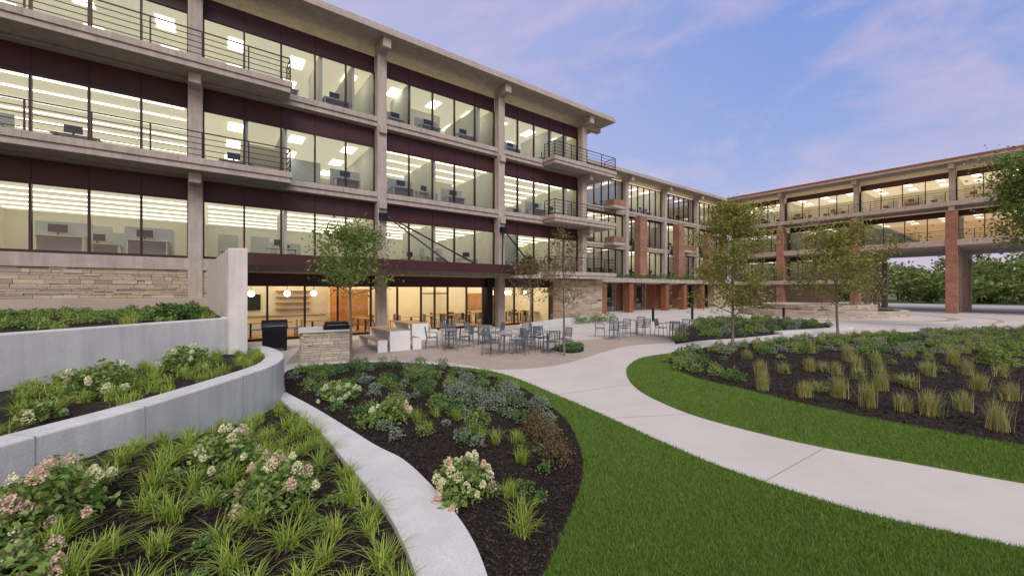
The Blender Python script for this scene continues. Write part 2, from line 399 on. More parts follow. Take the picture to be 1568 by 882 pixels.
mb.build('concrete_columns',[M_FC],ob,bevel=0.03)
mb=MB(); mb.box(SL-1.5,SR+2.35,-1.25,15,15.1,15.34); mb.box(SL-1.4,SR+2.25,-1.15,14.9,15.342,15.5,1)
mb.box(SR+0.3,SR+2.2,0.1,0.5,14.7,15.098)
mb.build('roof_slab',[M_FC,M_FC],ob,bevel=0.02)
mb=MB(); mb.box(SL-0.4,SR+0.3,14,14.3,0,15.09); mb.box(SR+0.302,SR+0.5,0.45,13.9,3.62,15.09); mb.box(SL-0.5,SL-0.302,0.45,13.9,0,15.09)
mb.build('rear_and_end_walls',[M_FC],ob)
for F in (7.4,11.3): balcony(ob,SL-1,-4.3,F)
for F in (3.6,7.4,11.3): balcony(ob,11.1,17.5,F,rl=(True,True))
mb=MB(); mb.box(SR+0.31,17.5,-0.26,1.6,3.14,3.6); mb.box(SR+0.31,17.5,-0.26,1.6,6.94,7.4); mb.box(SR+0.31,17.5,-0.26,1.6,10.84,11.3)
mb.build('balcony_return',[M_FC],ob,bevel=0.02)
mb=MB(); stones(mb,SL,-6.75,2.02,3.115,yf=-0.16,thick=0.3)
mb.build('stone_plinth',[M_ST,M_MO],ob)
mb=MB(); mb.box(SL,-6.8,-0.55,0.1,1.0,2.015); mb.build('plinth_ledge',[M_PB],ob,bevel=0.02)
gs0,gs1=-6.6,12.4
g=MB(); mu=MB(); edges=[-6.6,-5.05,-3.5,-2.0,-0.35,1.1,2.5,3.35,4.2,5.5,6.7,7.6,9.2,10.8,12.4]
for a,b in zip(edges[:-1],edges[1:]):
    g.add([(a+0.04,0.55,0.1),(b-0.04,0.552,0.1),(b-0.04,0.55,2.52),(a+0.04,0.548,2.52)],[(0,1,2,3)])
for a in edges: mu.box(a-0.04,a+0.04,0.48,0.62,0.0,2.55,0)
mu.box(gs0,gs1,0.485,0.615,2.50,2.58,0); mu.box(gs0,gs1,0.485,0.615,0.0,0.12,0); mu.box(gs0,gs1,0.5,0.6,2.581,3.11,1)
for a in (2.5,3.35): mu.box(a+0.04,a+0.81,0.50,0.60,2.1,2.16,0)
mu.box(6.85,7.25,0.2,0.7,0.01,3.1,2)
g.build('shopfront_glazing',[M_GL],ob); mu.build('shopfront_frames',[M_MUL,M_MAR,M_DK],ob)
r=MB(); r.box(gs0,gs1,0.62,11,2.85,2.9,0); r.box(gs0,gs1,0.62,11,-0.03,0.01,1); r.box(gs0,gs1,9,9.1,0.011,2.849,2)
r.box(gs0-0.05,gs0,0.62,9,0.011,2.849,2); r.box(gs1,gs1+0.05,0.62,9,0.011,2.849,2)
r.box(-6.5,-1.6,4.3,4.4,0.011,2.848,2)
r.box(-6.4,-5.0,4.22,4.29,1.25,2.1,3); r.box(-6.5,-2,3.2,3.8,0.011,0.95,2); r.box(-6.5,-2,3.15,3.85,0.951,1.0,4)
r.box(-0.9,1.2,6.0,6.2,0.011,2.4,4); r.box(-1.5,-1.1,2.2,4.6,0.011,2.846,5)
r.box(1.4,1.5,3,7,0.011,2.84,2); r.box(4.6,6.2,5.5,5.6,0.011,2.3,2); r.box(6.3,6.4,2,8,0.011,2.84,2)
r.box(7.7,12.3,5,5.1,0.011,2.84,2); r.box(8.2,9.6,4.9,4.99,0.9,2.1,4); r.box(10.4,11.6,4.9,4.99,0.9,2.1,5)
for i in range(4): r.box(-4.3,-2.6,4.0,4.29,1.3+0.32*i,1.34+0.32*i,4)
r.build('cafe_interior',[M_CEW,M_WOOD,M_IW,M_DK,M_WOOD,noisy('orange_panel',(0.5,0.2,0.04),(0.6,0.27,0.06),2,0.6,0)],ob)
gl=MB()
for x,y in [(-5.6,1.6),(-4.1,1.6),(-2.8,2.2),(8.2,1.6),(9.6,1.6),(11.0,1.6),(8.9,3.2),(10.5,3.2)]:
    gl.sphere((x,y,2.15),0.15,0,12,8); gl.tube([(x,y,2.3),(x,y,2.84)],0.012,5,1)
for x in np.arange(-6,12.2,1.5):
    for y in (2.4,4.6,7): gl.box(x,x+0.9,y,y+0.08,2.83,2.848,0)
gl.build('pendant_lamps',[M_GLOBE,M_DK],ob)
f=MB()
for x in np.arange(-6,12,1.35):
    for y in (1.6,3.0):
        if random.random()<0.8 and not (y>2.5 and x<-1.6):
            f.box(x,x+0.8,y,y+0.7,0.72,0.76,0); f.box(x+0.36,x+0.44,y+0.31,y+0.39,0.02,0.719,1)
            for dx in (-0.35,0.9):
                cm_=random.choice([2,2,1,3]); f.box(x+dx,x+dx+0.35,y+0.15,y+0.5,0.43,0.46,cm_); f.box(x+dx+(0 if dx<0 else 0.32),x+dx+(0.03 if dx<0 else 0.35),y+0.15,y+0.5,0.47,0.85,cm_)
                for ax in (0.02,0.3):
                    for ay in (0.17,0.46): f.box(x+dx+ax,x+dx+ax+0.025,y+ay,y+ay+0.025,0.02,0.429,1)
f.build('cafe_furniture',[M_WOOD,M_DK,M_TT,M_CH],ob)
c=MB(); c.box(-6.7,8.3,-2.75,-0.262,3.62,3.72,1); c.box(-6.7,8.3,-2.85,-2.752,3.28,3.74,0); c.box(8.302,8.4,-2.85,-0.27,3.28,3.74,0)
c.box(-6.8,-6.702,-2.85,-0.27,3.28,3.74,0)
for i in range(24): c.box(-6.6,8.2,-2.72+i*0.1,-2.67+i*0.1,3.40,3.618,1)
c.build('entrance_canopy',[M_MAR,M_DK],ob)
c=MB()
for a,b in [((0.1,-0.4,6.2),(2.6,-2.7,3.7)),((0.1,-0.4,6.2),(4.2,-2.7,3.7)),((7.6,-0.4,6.2),(5.9,-2.7,3.7)),((7.6,-0.4,6.2),(8.1,-2.7,3.7))]:
    c.tube([a,b],0.045,6,0)
for x in (0,7.62): c.box(x-0.2,x+0.2,-0.5,-0.262,5.95,6.3,0)
c.build('canopy_hanger_rods',[M_DK],ob)
mb=MB(); stones(mb,12.6,16.3,0,3.1,yf=-0.5,thick=0.9,hr=(0.1,0.22)); stones(mb,-0.5,3.0,0,3.1,yf=0,thick=0.6,T=lambda x,y,z:(16.9-y,x,z),hr=(0.1,0.22))
mb.build('stone_pier',[M_ST,M_MO],ob)

# ================================================================= SETBACK WING + BRIDGE WING
ow=empty('office_building.001',W(0,-BAY)+(0,),ANG)
for k in range(2,7):
    s0=k*BAY+0.25; s1=(k+1)*BAY-0.25
    if k==6: s1=6*BAY+6.4
    for fi in range(3):
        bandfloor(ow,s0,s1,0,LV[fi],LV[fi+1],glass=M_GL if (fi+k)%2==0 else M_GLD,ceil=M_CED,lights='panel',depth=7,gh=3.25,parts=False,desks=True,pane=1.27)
mb=MB()
for F in (7.4,11.3): slabedge(mb,2*BAY,6*BAY+6.5,0,F)
mb.box(2*BAY,6*BAY+6.5,-2.6,0.4,3.15,3.6)
for k in range(3,7):
    x=k*BAY; mb.box(x-0.22,x+0.22,-0.26,0.22,0,14.55); mb.box(x-0.2,x+0.2,-1.0,0.4,14.56,15.098)
mb.build('slabs_and_columns',[M_FC],ow,bevel=0.015)
mb=MB(); mb.box(2*BAY+2.4,6*BAY+6.45,-1.25,13,15.1,15.36,0); mb.box(2*BAY+2.5,6*BAY+6.3,-1.17,12.9,15.362,15.5,1)
mb.build('roof_slab',[M_FC,M_FC],ow)
mb=MB()
for x,z1 in ((31.6,10.6),(39.4,10.5),(46.6,9.8)):
    mb.box(x-0.65,x+0.65,-1.6,-0.8,3.61,z1)
mb.build('brick_piers',[M_BR],ow,bevel=0.02)
for s0,s1,F in ((40.2,43,7.4),(47.5,52.5,7.4),(48,52.5,11.3),(26.5,28.5,11.3),(26.5,28.5,7.4)):
    mb=MB(); mb.box(s0,s1,-1.5,-0.262,F-0.3,F,0); mb.box(s0,s1,-1.52,-1.40,F+0.003,F+0.6,1); mb.box(s0,s0+0.1,-1.398,-0.27,F+0.003,F+0.6,1); mb.build('balcony_parapet',[M_FC,M_BR],ow,bevel=0.02)
mb=MB()
for i,x in enumerate(np.arange(2*BAY+1,6*BAY+6,1.9)):
    mb.box(x,x+1.84,0.6,0.7,0,3.14,0 if i%3 else 1)
mb.box(2*BAY,6*BAY+6.3,0.72,0.8,0,3.14,2)  # glowing sheet added behind the glass in place of a lit room
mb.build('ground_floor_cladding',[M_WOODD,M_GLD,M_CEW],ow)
for x in (24,28.3,35,38.8,43):
    mb=MB(); mb.box(x-0.35,x+0.35,-2.4,-1.7,0,3.14,0); mb.build('ground_pier',[M_WOODD],ow)
mb=MB(); stones(mb,46.5,52.5,0,3.1,yf=-2.0,thick=0.8,hr=(0.12,0.25)); mb.build('stone_base_wall',[M_ST,M_MO],ow)
mb=MB(); mb.box(2*BAY,7*BAY,13,13.2,0,15.05); mb.build('rear_wall',[M_FC],ow)

bw=empty('bridge_office_building',W(7*BAY,0)+(0,),math.atan2(N[1],N[0]))
for k in range(-1,6):
    s0=k*BAY+0.25; s1=(k+1)*BAY-0.25
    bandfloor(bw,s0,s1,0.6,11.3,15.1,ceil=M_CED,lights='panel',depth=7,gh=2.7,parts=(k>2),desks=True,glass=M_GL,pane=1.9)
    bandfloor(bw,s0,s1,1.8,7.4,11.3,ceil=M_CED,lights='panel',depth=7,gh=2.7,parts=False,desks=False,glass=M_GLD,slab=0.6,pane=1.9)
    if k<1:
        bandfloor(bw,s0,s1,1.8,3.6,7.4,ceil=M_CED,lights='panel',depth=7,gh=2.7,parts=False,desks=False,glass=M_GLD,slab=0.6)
mb=MB()
XL,XR=-BAY-1.0,6*BAY
mb.box(XL,XR,-0.9,14.5,10.85,11.299); mb.box(XL,XR,-0.3,14.5,6.75,7.35)
mb.box(XL,XR,-0.6,-0.302,6.85,7.45)
mb.box(XL,1*BAY,-0.9,14.5,3.1,3.599)
mb.box(XL,XR,-1.25,15,15.1,15.38)
for k in range(-1,7):
    x=k*BAY; mb.box(x-0.22,x+0.22,-0.2,0.25,11.301,14.56); mb.box(x-0.22,x+0.22,-1.0,0.6,14.57,15.098); mb.box(x-0.25,x+0.25,0.36,14,6.2,6.748)
    mb.box(x-0.22,x+0.22,-0.75,0.3,10.35,10.848)
mb.build('slabs_and_beams',[M_FC],bw,bevel=0.02)
mb=MB(); mb.box(XL,XR,-1.32,15,15.382,15.56); mb.build('roof_coping',[M_WOODD],bw)
mb=MB()
for k in range(-1,7):
    x=k*BAY
    mb.box(x-0.42,x+0.42,-0.65,0.35,0,10.34)
mb.build('brick_columns',[M_BR],bw,bevel=0.02)
mb=MB()
for k in range(-1,7):
    x=k*BAY
    for y in (5.0,9.6,14.0): mb.box(x-0.3,x+0.3,y-0.3,y+0.3,0,6.19)
mb.box(-BAY,0.6*BAY,4.0,4.3,0,3.09,0)
mb.build('undercroft_columns',[M_FC],bw)
mb=MB(); railing(mb,[(XL+0.3,-0.8),(XR,-0.8)],11.3,1.0,step=1.9); railing(mb,[(XL+0.3,-0.5),(XR,-0.5)],7.45,0.95,step=1.9); railing(mb,[(XL+0.3,-0.8),(BAY,-0.8)],3.6,0.95,step=1.9)
mb.build('balcony_railings',[M_RAIL],bw)

# ================================================================= GROUND
mb=MB(); mb.add([(-400,-300,-0.05),(600,-300,-0.05),(600,700,-0.05),(-400,700,-0.05)],[(0,1,2,3)]); mb.build('ground',[M_GD])
mb=MB(); mb.prism([(-14,-8),(62,-8),W(58,60),W(58,-8),(-14,40)],-0.04,0.0); mb.build('concrete_pavement',[M_PV])
mb=MB(); mb.prism([W(58.02,70),W(92,90),W(92,-8),W(58.02,-8)],-0.04,-0.002); mb.build('driveway',[M_DRV])
jt=MB()
def joint(a,b,w=0.014,z=0.004):
    a=Vector((*a,0)); b=Vector((*b,0)); c=(a+b)/2; L=(b-a).length; jt.obox(c.x,c.y,0.0005,z,L,w,math.atan2(b.y-a.y,b.x-a.x))
for t in np.arange(2,9,3.81): joint(W(-6,t),W(52,t),0.016)
for s in np.arange(-4,52,3.81): joint(W(s,0.3),W(s,9 if s<14 else 16),0.016)
jt.build('pavement_joints',[M_JT])
jt=MB()
for a,b in [((1165,740),(1262,686)),((848,605),(968,588)),((930,640),(1060,634))]:
    joint(P(*a),P(*b),0.012)
jt.build('path_joints',[M_JT])
mb=MB(); mb.prism(catmull([P(*q) for q in [(437,558),(560,552),(690,556),(760,566),(850,560),(905,545),(960,530),(1040,522),(1000,512),(900,520),(760,523),(600,520),(470,520)]],3),0.0,0.006)
mb.build('paver_band',[M_PB])
mb=MB()
def ring(cx,cy,r0,r1,z0,z1,m=0,n=64):
    A=[(cx+r0*math.cos(2*math.pi*i/n),cy+r0*math.sin(2*math.pi*i/n)) for i in range(n+1)]
    B=[(cx+r1*math.cos(2*math.pi*i/n),cy+r1*math.sin(2*math.pi*i/n)) for i in range(n+1)]
    mb.band(A,B,z0,z1,m)
RC=(29.3,38.6)
ring(*RC,8.6,9.3,0.0,0.006); ring(*RC,11.2,11.5,0.0,0.006)
mb.build('plaza_paver_rings',[M_PB])
pathL=[P(*q) for q in [(668,560),(740,567),(790,580),(850,605),(920,635),(1000,672),(1100,715),(1200,750),(1350,795),(1568,843)]]
bedB1=[P(*q) for q in [(800,940),(835,882),(870,800),(891,740),(891,700),(870,650),(830,615),(770,583),(700,565),(668,560)]]
lawnL=catmull(pathL)+[(9,1.0),(5,-5),(-0.6,-5),(-0.15,2.2)]+catmull(bedB1)[:-1]
pathR=[P(*q) for q in [(1032,541),(985,548),(963,560),(960,574),(972,592),(1000,610),(1060,635),(1150,660),(1260,685),(1400,710),(1568,740),(1750,768)]]
bed2i=[P(*q) for q in [(1750,712),(1568,685),(1400,655),(1250,625),(1150,600),(1070,581),(1034,566),(1024,553),(1034,543)]]
lawnR=catmull(pathR)+catmull(bed2i)
bed2=catmull(bed2i)+catmull([P(*q) for q in [(1080,533),(1150,526),(1250,517),(1400,509),(1568,504),(1750,501)]])
bed3=catmull([P(*q) for q in [(1034,527),(1080,521),(1150,516),(1270,502),(1240,493),(1150,488),(1080,490),(1046,505),(1034,520)]])
curbR=[P(u,v,0.12) for u,v in [(438,600),(480,622),(530,652),(575,680),(618,702),(660,740),(695,780),(725,825),(748,882),(775,980)]]
curbL=[P(u,v,0.12) for u,v in [(424,606),(452,630),(485,655),(522,697),(560,742),(592,782),(615,824),(637,882),(648,960),(655,1050)]]
cR=catmull(curbR); cL=catmull(curbL)
bed1=catmull([P(*q) for q in [(437,596),(437,572),(470,563),(540,557),(610,556),(668,560)]])[:-1]+catmull(bedB1[::-1])+[(-0.1,1.9)]+cR[::-1]
bed4=catmull([P(*q) for q in [(842,536),(870,541),(893,538),(888,530),(862,528),(842,536)]])[:-1]
mb=MB(); mb.prism(lawnL,-0.02,0.022); mb.build('lawn',[M_GR])
mb=MB(); mb.prism(lawnR,-0.02,0.022); mb.build('lawn.001',[M_GR])
for nm,b in (('planting_bed',bed1),('planting_bed.001',bed2),('planting_bed.002',bed3),('planting_bed.003',bed4)):
    mb=MB(); mb.prism(b,-0.02,0.035); mb.build(nm,[M_MU])
mb=MB(); mb.band(cL+[(-1.3,-4)],cR+[(-0.4,-4)],-0.05,0.12); mb.build('concrete_kerb',[M_CAP],bevel=0.015)
w2o=[(-5.6,-3),(-5.2,0),(-4.85,2.5),(-4.69,3.67),(-4.62,4.15),(-4.53,4.76),(-4.49,5.69),(-4.50,6.70),(-4.54,7.44),(-4.70,8.13),(-5.10,8.95),(-5.85,9.85),(-6.75,10.55),(-7.6,11.0)]
w2o=catmull(w2o,5)
def offset(pl,d):
    out=[]
    for i,p in enumerate(pl):
        a=pl[max(i-1,0)]; b=pl[min(i+1,len(pl)-1)]; dx,dy=b[0]-a[0],b[1]-a[1]; L=math.hypot(dx,dy); out.append((p[0]-dy/L*d,p[1]+dx/L*d))
    return out
w2i=offset(w2o,0.36)
mb=MB(); mb.band(w2o,w2i,-0.1,0.88); mb.build('curved_retaining_wall',[M_WC],bevel=0.02)
jt=MB()
for i in range(8,len(w2o)-2,9):
    a,b=w2o[i],w2i[i]; dx,dy=b[0]-a[0],b[1]-a[1]
    a2=(a[0]-dx*0.01,a[1]-dy*0.01); c=((a2[0]+b[0])/2,(a2[1]+b[1])/2)
    jt.obox(c[0],c[1],0.0,0.882,math.hypot(dx,dy)*1.012,0.006,math.atan2(dy,dx))
jt.build('retaining_wall_joints',[M_JT])
w1=[(-9.6,-3),(-8.6,2),(-7.62,5.95),(-6.72,9.6)]
w1i=offset(w1,0.3)
mb=MB(); mb.band(w1,w1i,0,1.65); mb.build('upper_retaining_wall',[M_WC],bevel=0.02)
fb=(-12.9,16.9)
q=[(-6.68,9.42),(-6.22,9.42),(fb[0]+0.6,fb[1]+0.1),(fb[0]+0.05,fb[1]-0.1)]
mb=MB(); mb.prism(q,0,3.3); mb.build('concrete_fin_wall',[M_WC],bevel=0.02)
mb=MB(); mb.prism(w2i+[(-6.7,9.9)]+[(-6.75,9.55),(-7.62,5.95),(-8.6,2),(-9.6,-3)],0.2,0.80); mb.build('raised_planting_bed',[M_MU])
bup=[(-6.95,9.7),(-7.9,6.0),(-8.9,2),(-9.9,-3),(-30,-3),W(-24,-0.1),W(-6.9,0.3)]
mb=MB(); mb.prism(bup,0.2,1.58); mb.build('raised_planting_bed.001',[M_MU])
_cy=np.array([p[1] for p in cL][::-1]); _cx=np.array([p[0] for p in cL][::-1])
def zfront(X,Y):
    xc=np.interp(Y,_cy,_cx); a=np.clip((xc-0.15-X)/2.6,0,1); b=np.clip((8.0-Y)/3.5,0,1); return 0.05+0.45*a*b
gx,gy=np.meshgrid(np.linspace(-6,0.2,120),np.linspace(-3,8.6,200),indexing='ij')
gz=zfront(gx,gy)+R.normal(0,0.007,gx.shape)
V=np.stack([gx,gy,gz],-1).reshape(-1,3); idx=np.arange(120*200).reshape(120,200)
Fq=np.stack([idx[:-1,:-1],idx[1:,:-1],idx[1:,1:],idx[:-1,1:]],-1).reshape(-1,4)
ctr=V[Fq].mean(1)
curbin=[(a[0]*0.6+b[0]*0.4,a[1]*0.6+b[1]*0.4) for a,b in zip(cL,cR)]
fpoly=[(-5.7,-3)]+[(x-0.15,y) for x,y in w2o if 0<y<8.3]+curbin+[(-1.1,-3)]
curbout=[(a[0]*1.12-b[0]*0.12-0.06,a[1]) for a,b in zip(cL,cR)]
fplant=[(-5.4,-3)]+[(x+0.12,y) for x,y in w2o if 0<y<7.9]+[p for p in curbout if p[1]<7.4]+[(-1.4,-3)]
keep=inpoly(ctr[:,0],ctr[:,1],fpoly)
npmesh('planting_bed.004',V,Fq[keep],[M_MU])
def chips(name,poly,n,zf,ymax,sz=0.05):
    p=np.array(poly); x0,y0=p.min(0); x1,y1=p.max(0); y0=max(y0,1.5); y1=min(y1,ymax)
    X=R.uniform(x0,x1,n*3); Y=y0*np.exp(R.uniform(0,1,n*3)*math.log(y1/y0)); k=inpoly(X,Y,poly); X,Y=X[k][:n],Y[k][:n]
    C=np.stack([X,Y,zf(X,Y)+R.uniform(0.0,0.02,len(X))],1)
    V,F=leafquads(C,sz,sz*0.35,0.6); npmesh(name,V,F,[M_MC])
chips('mulch_chips',bed1,30000,lambda x,y:0.04+0*x,12)
chips('mulch_chips.001',fplant,24000,lambda x,y:zfront(x,y)+0.01,8.5)
chips('mulch_chips.002',bed2,24000,lambda x,y:0.04+0*x,18,0.07)
def lawnblades(name,poly,n,ymax):
    p=np.array(poly); x0,y0=p.min(0); x1,y1=p.max(0); y0=max(y0,1.8); y1=min(y1,ymax)
    Y=y0*np.exp(R.uniform(0,1,n*6)*math.log(y1/y0)); X=R.uniform(-1.45,1.45,n*6)*Y
    k=inpoly(X,Y,poly); X,Y=X[k][:n],Y[k][:n]; m=len(X)
    az=R.uniform(0,2*math.pi,m); h=R.uniform(0.02,0.055,m); w=0.005+0.0007*Y
    B=np.stack([X,Y,0.02+0*X],1); sd=np.stack([np.cos(az),np.sin(az),0*az],1)*(w/2)[:,None]
    tip=B+np.stack([R.normal(0,0.018,m),R.normal(0,0.018,m),h],1)
    V=np.stack([B-sd,B+sd,tip],1).reshape(-1,3); npmesh(name,V,np.arange(3*m).reshape(m,3),[M_GB])
lawnblades('lawn_grass',lawnL,230000,14)
lawnblades('lawn_grass.001',lawnR,100000,16)

mb=MB()
def RT(r): return lambda x,y,z:(RC[0]+(r-y)*math.cos(x/r),RC[1]+(r-y)*math.sin(x/r),z)
stones(mb,0,2*math.pi*6.4,0,0.6,yf=0,thick=0.5,T=RT(6.4),hr=(0.12,0.2),lr=(0.4,1.0),backing=False)
stones(mb,0,2*math.pi*4.4,0.3,1.05,yf=0,thick=0.5,T=RT(4.4),hr=(0.12,0.2),lr=(0.4,1.0),backing=False)
mb.build('stone_ring_planter',[M_STL,M_MO])
mb=MB(); mb.prism([(RC[0]+6.1*math.cos(a),RC[1]+6.1*math.sin(a)) for a in np.linspace(0,2*math.pi,48)[:-1]],0.1,0.45); mb.build('ring_planting_bed',[M_MU])
def segbox(name,a,b,h,w):
    mb=MB(); L=math.hypot(b[0]-a[0],b[1]-a[1]); an=math.atan2(b[1]-a[1],b[0]-a[0]); mb.obox((a[0]+b[0])/2,(a[1]+b[1])/2,0,h,L,w,an); mb.build(name,[M_CAP],bevel=0.02)
segbox('concrete_seat_wall',P(800,508),P(900,492),0.45,0.4); segbox('concrete_step',P(1192,512),P(1300,505),0.16,0.5)

# ================================================================= STREET FURNITURE
def chair_mesh():
    mb=MB()
    for sx in (-1,1):
        mb.tube([(sx*0.23,-0.22,0),(sx*0.22,-0.2,0.44),(sx*0.22,-0.2,0.64),(sx*0.22,0.2,0.66)],0.014,6)
        mb.tube([(sx*0.23,0.25,0),(sx*0.22,0.2,0.44),(sx*0.21,0.27,0.86)],0.014,6)
    mb.box(-0.22,0.22,-0.215,0.21,0.43,0.45)
    mb.tube([(-0.21,0.27,0.86),(0.21,0.27,0.86)],0.014,6); mb.tube([(-0.21,0.215,0.52),(0.21,0.215,0.52)],0.01,6)
    for i in range(7):
        x=-0.18+0.06*i; mb.tube([(x,0.216,0.52),(x,0.268,0.85)],0.014,4)
    return mb
def table_mesh():
    mb=MB(); n=24
    mb.prism([(0.38*math.cos(2*math.pi*i/n),0.38*math.sin(2*math.pi*i/n)) for i in range(n)],0.72,0.745,1)
    mb.tube([(0,0,0.03),(0,0,0.72)],0.03,8,0)
    for k in range(4):
        a=k*math.pi/2+0.4; mb.tube([(0,0,0.06),(0.3*math.cos(a),0.3*math.sin(a),0.012)],0.016,6,0)
    return mb
cm=chair_mesh().build('patio_chair',[M_CH]); tm=table_mesh().build('patio_table',[M_CH,M_TP])
first=[True,True]
def put(kind,x,y,rot):
    src=cm if kind=='c' else tm; i=0 if kind=='c' else 1
    if first[i]: o=src; first[i]=False
    else:
        o=bpy.data.objects.new(src.name.split('.')[0],src.data); scene.collection.objects.link(o)
    o.location=(x,y,0.006); o.rotation_euler[2]=rot
for (u,v,nc,r0) in [(687,533,4,0.3),(772,541,4,0.9),(838,538,4,0.2),(742,525,3,0.5),(800,530,3,1.2),(705,522,2,0),(940,517,3,0.5),(975,512,3,1.0),(1030,517,3,0.3)]:
    x,y=P(u,v); put('t',x,y,r0)
    for k in range(nc):
        a=r0+2*math.pi*k/nc+random.uniform(-0.25,0.25); d=random.uniform(0.6,0.75)
        put('c',x+d*math.cos(a),y+d*math.sin(a),a-math.pi/2+random.uniform(-0.2,0.2))
def picnic(x,y,a):
    mb=MB()
    for yy,z,w in ((-0.68,0.45,0.36),(0.68,0.45,0.36)):
        for k in range(3): mb.box(-1.15,1.15,yy-w/2+k*w/3+0.006,yy-w/2+(k+1)*w/3-0.006,z-0.045,z,0)
        for sx in (-1.2,1.151): mb.box(sx,sx+0.05,yy-w/2,yy+w/2,0,z,1)
    for k in range(6): mb.box(-1.15,1.15,-0.39+k*0.13+0.005,-0.39+(k+1)*0.13-0.005,0.71,0.755,0)
    for sx in (-1.2,1.151): mb.box(sx,sx+0.05,-0.4,0.4,0,0.757,1)
    mb.build('picnic_table',[M_TT,M_WH],bevel=0.005,loc=(x,y,0.006),rot=a)
x,y=P(596,532); picnic(x,y,ANG+1.571)
x,y=P(628,517); picnic(x,y,ANG+1.571)
cx,cy=P(487,552); cy+=0.75; cx-=0.1
c=empty('barbecue_island',(cx,cy,0.006),ANG-0.15)
mb=MB()
for T in (None,lambda x,y,z:(-x,-y,z),lambda x,y,z:(-y,x,z),lambda x,y,z:(y,-x,z)):
    stones(mb,-0.75,0.75,0,0.92,yf=-0.75,thick=0.2,T=T,hr=(0.06,0.12),lr=(0.12,0.4))
mb.build('stone_base',[M_STL,M_MO],c)
mb=MB(); mb.box(-0.84,0.84,-0.84,0.84,0.925,0.99,0); mb.build('counter_top',[M_CAP],c,bevel=0.01)
mb=MB(); mb.box(-0.1,0.7,-0.79,-0.2,0.993,1.12,0); mb.box(-0.06,0.66,-0.74,-0.24,1.122,1.24,0); mb.tube([(0,-0.84,1.15),(0.6,-0.84,1.15)],0.018,8,1)
mb.build('gas_grill',[M_DK,M_CH],c,bevel=0.04)
def grill(x,y,a):
    mb=MB(); mb.box(-0.4,0.4,-0.28,0.28,0.1,0.8,0); mb.box(-0.75,-0.42,-0.25,0.25,0.82,0.86,1); mb.box(0.42,0.75,-0.25,0.25,0.82,0.86,1)
    n=10; prof=[(0.3*math.cos(math.pi*i/n),0.82+0.36*math.sin(math.pi*i/n)) for i in range(n+1)]
    vs=[(-0.42,p[0],p[1]) for p in prof]+[(0.42,p[0],p[1]) for p in prof]; m=n+1
    mb.add(vs,[(i,i+1,m+i+1,m+i) for i in range(n)]+[tuple(range(m)),tuple(reversed(range(m,2*m))),(0,m,2*m-1,n)],0)
    mb.tube([(-0.3,-0.34,0.95),(0.3,-0.34,0.95)],0.02,8,1)
    for sx in (-0.36,0.36):
        for sy in (-0.22,0.22): mb.tube([(sx,sy,0),(sx,sy,0.11)],0.03,6,0)
    mb.build('barbecue_grill',[M_DK,M_CH],bevel=0.01,loc=(x,y,0.006),rot=a)
grill(P(408,540)[0],P(408,540)[1]+0.5,0.6)
for u,v in ((1000,492),(1060,489),(1200,489)):
    x,y=P(u,v); mb=MB(); mb.tube([(0,0,0),(0,0,0.9)],0.09,10,0); mb.tube([(0,0,0.9),(0,0,0.96)],[0.1,0.06],10,0); mb.build('bollard_light',[M_DK],loc=(x,y,0))

# ================================================================= TREES
def make_tree(name,x,y,h,cz,cr,nleaf,leaf,mat,seed,tr=0.05,z0=0.03,nb=26,clump=0.2,lean=0.0):
    rs=random.Random(seed); mb=MB(); pts=[];rad=[]; ox=oy=0
    for i in range(9):
        q=i/8; pts.append((ox,oy,h*0.95*q)); rad.append(tr*(1-0.85*q)+0.004); ox+=rs.uniform(-1,1)*0.02*h/4+lean/9; oy+=rs.uniform(-1,1)*0.02*h/4
    mb.tube(pts,rad,8,0)
    def at(z):
        f=max(0,min(7.999,z/(h*0.95)*8)); i=int(f); a=Vector(pts[i]); b=Vector(pts[i+1]); return a.lerp(b,f-i)
    cents=[]
    for k in range(nb):
        q=(k+rs.random()*0.8)/nb; z=cz+(h*0.93-cz)*q; st=at(z)
        prof=(math.sin(math.pi*min(1,0.22+0.78*q)))**0.7*0.95+0.12
        L=cr*prof*rs.uniform(0.65,1.2); az=k*2.4+rs.uniform(-0.5,0.5); up=rs.uniform(0.25,0.8)+0.3*q
        d=Vector((math.cos(az)*math.cos(up),math.sin(az)*math.cos(up),math.sin(up)))
        p1=st+d*L*0.5; d2=(d+Vector((0,0,rs.uniform(-0.1,0.35)))).normalized(); p2=p1+d2*L*0.5
        r=tr*0.35*(1-q*0.6); mb.tube([st,p1,p2],[r,r*0.6,r*0.2],5,0,cap=False); cents+=[st.lerp(p1,0.7),p1,p1.lerp(p2,0.5),p2,p2]
        for j in range(3):
            b0=st.lerp(p2,rs.uniform(0.35,0.9)); dd=(d+Vector((rs.uniform(-1,1),rs.uniform(-1,1),rs.uniform(-0.3,0.8)))).normalized(); e=b0+dd*L*rs.uniform(0.25,0.5)
            mb.tube([b0,e],[r*0.4,r*0.12],4,0,cap=False); cents+=[b0.lerp(e,0.6),e]
    C=np.array([tuple(c) for c in cents]); rs2=np.random.default_rng(seed)
    wgt=rs2.uniform(0.1,1,len(C))**1.3; wgt/=wgt.sum(); ii=rs2.choice(len(C),nleaf,p=wgt)
    pos=C[ii]+rs2.normal(0,1,(nleaf,3))*cr*clump*np.array([1,1,0.7])*rs2.uniform(0.3,1,(nleaf,1))
    LV_,LF=leafquads(pos,leaf,leaf*0.6)
    o=empty(name,(x,y,z0)); mb.build('trunk_and_branches',[M_BK],o,smooth=True)
    npmesh('foliage',LV_,LF,[mat],parent=o); return o
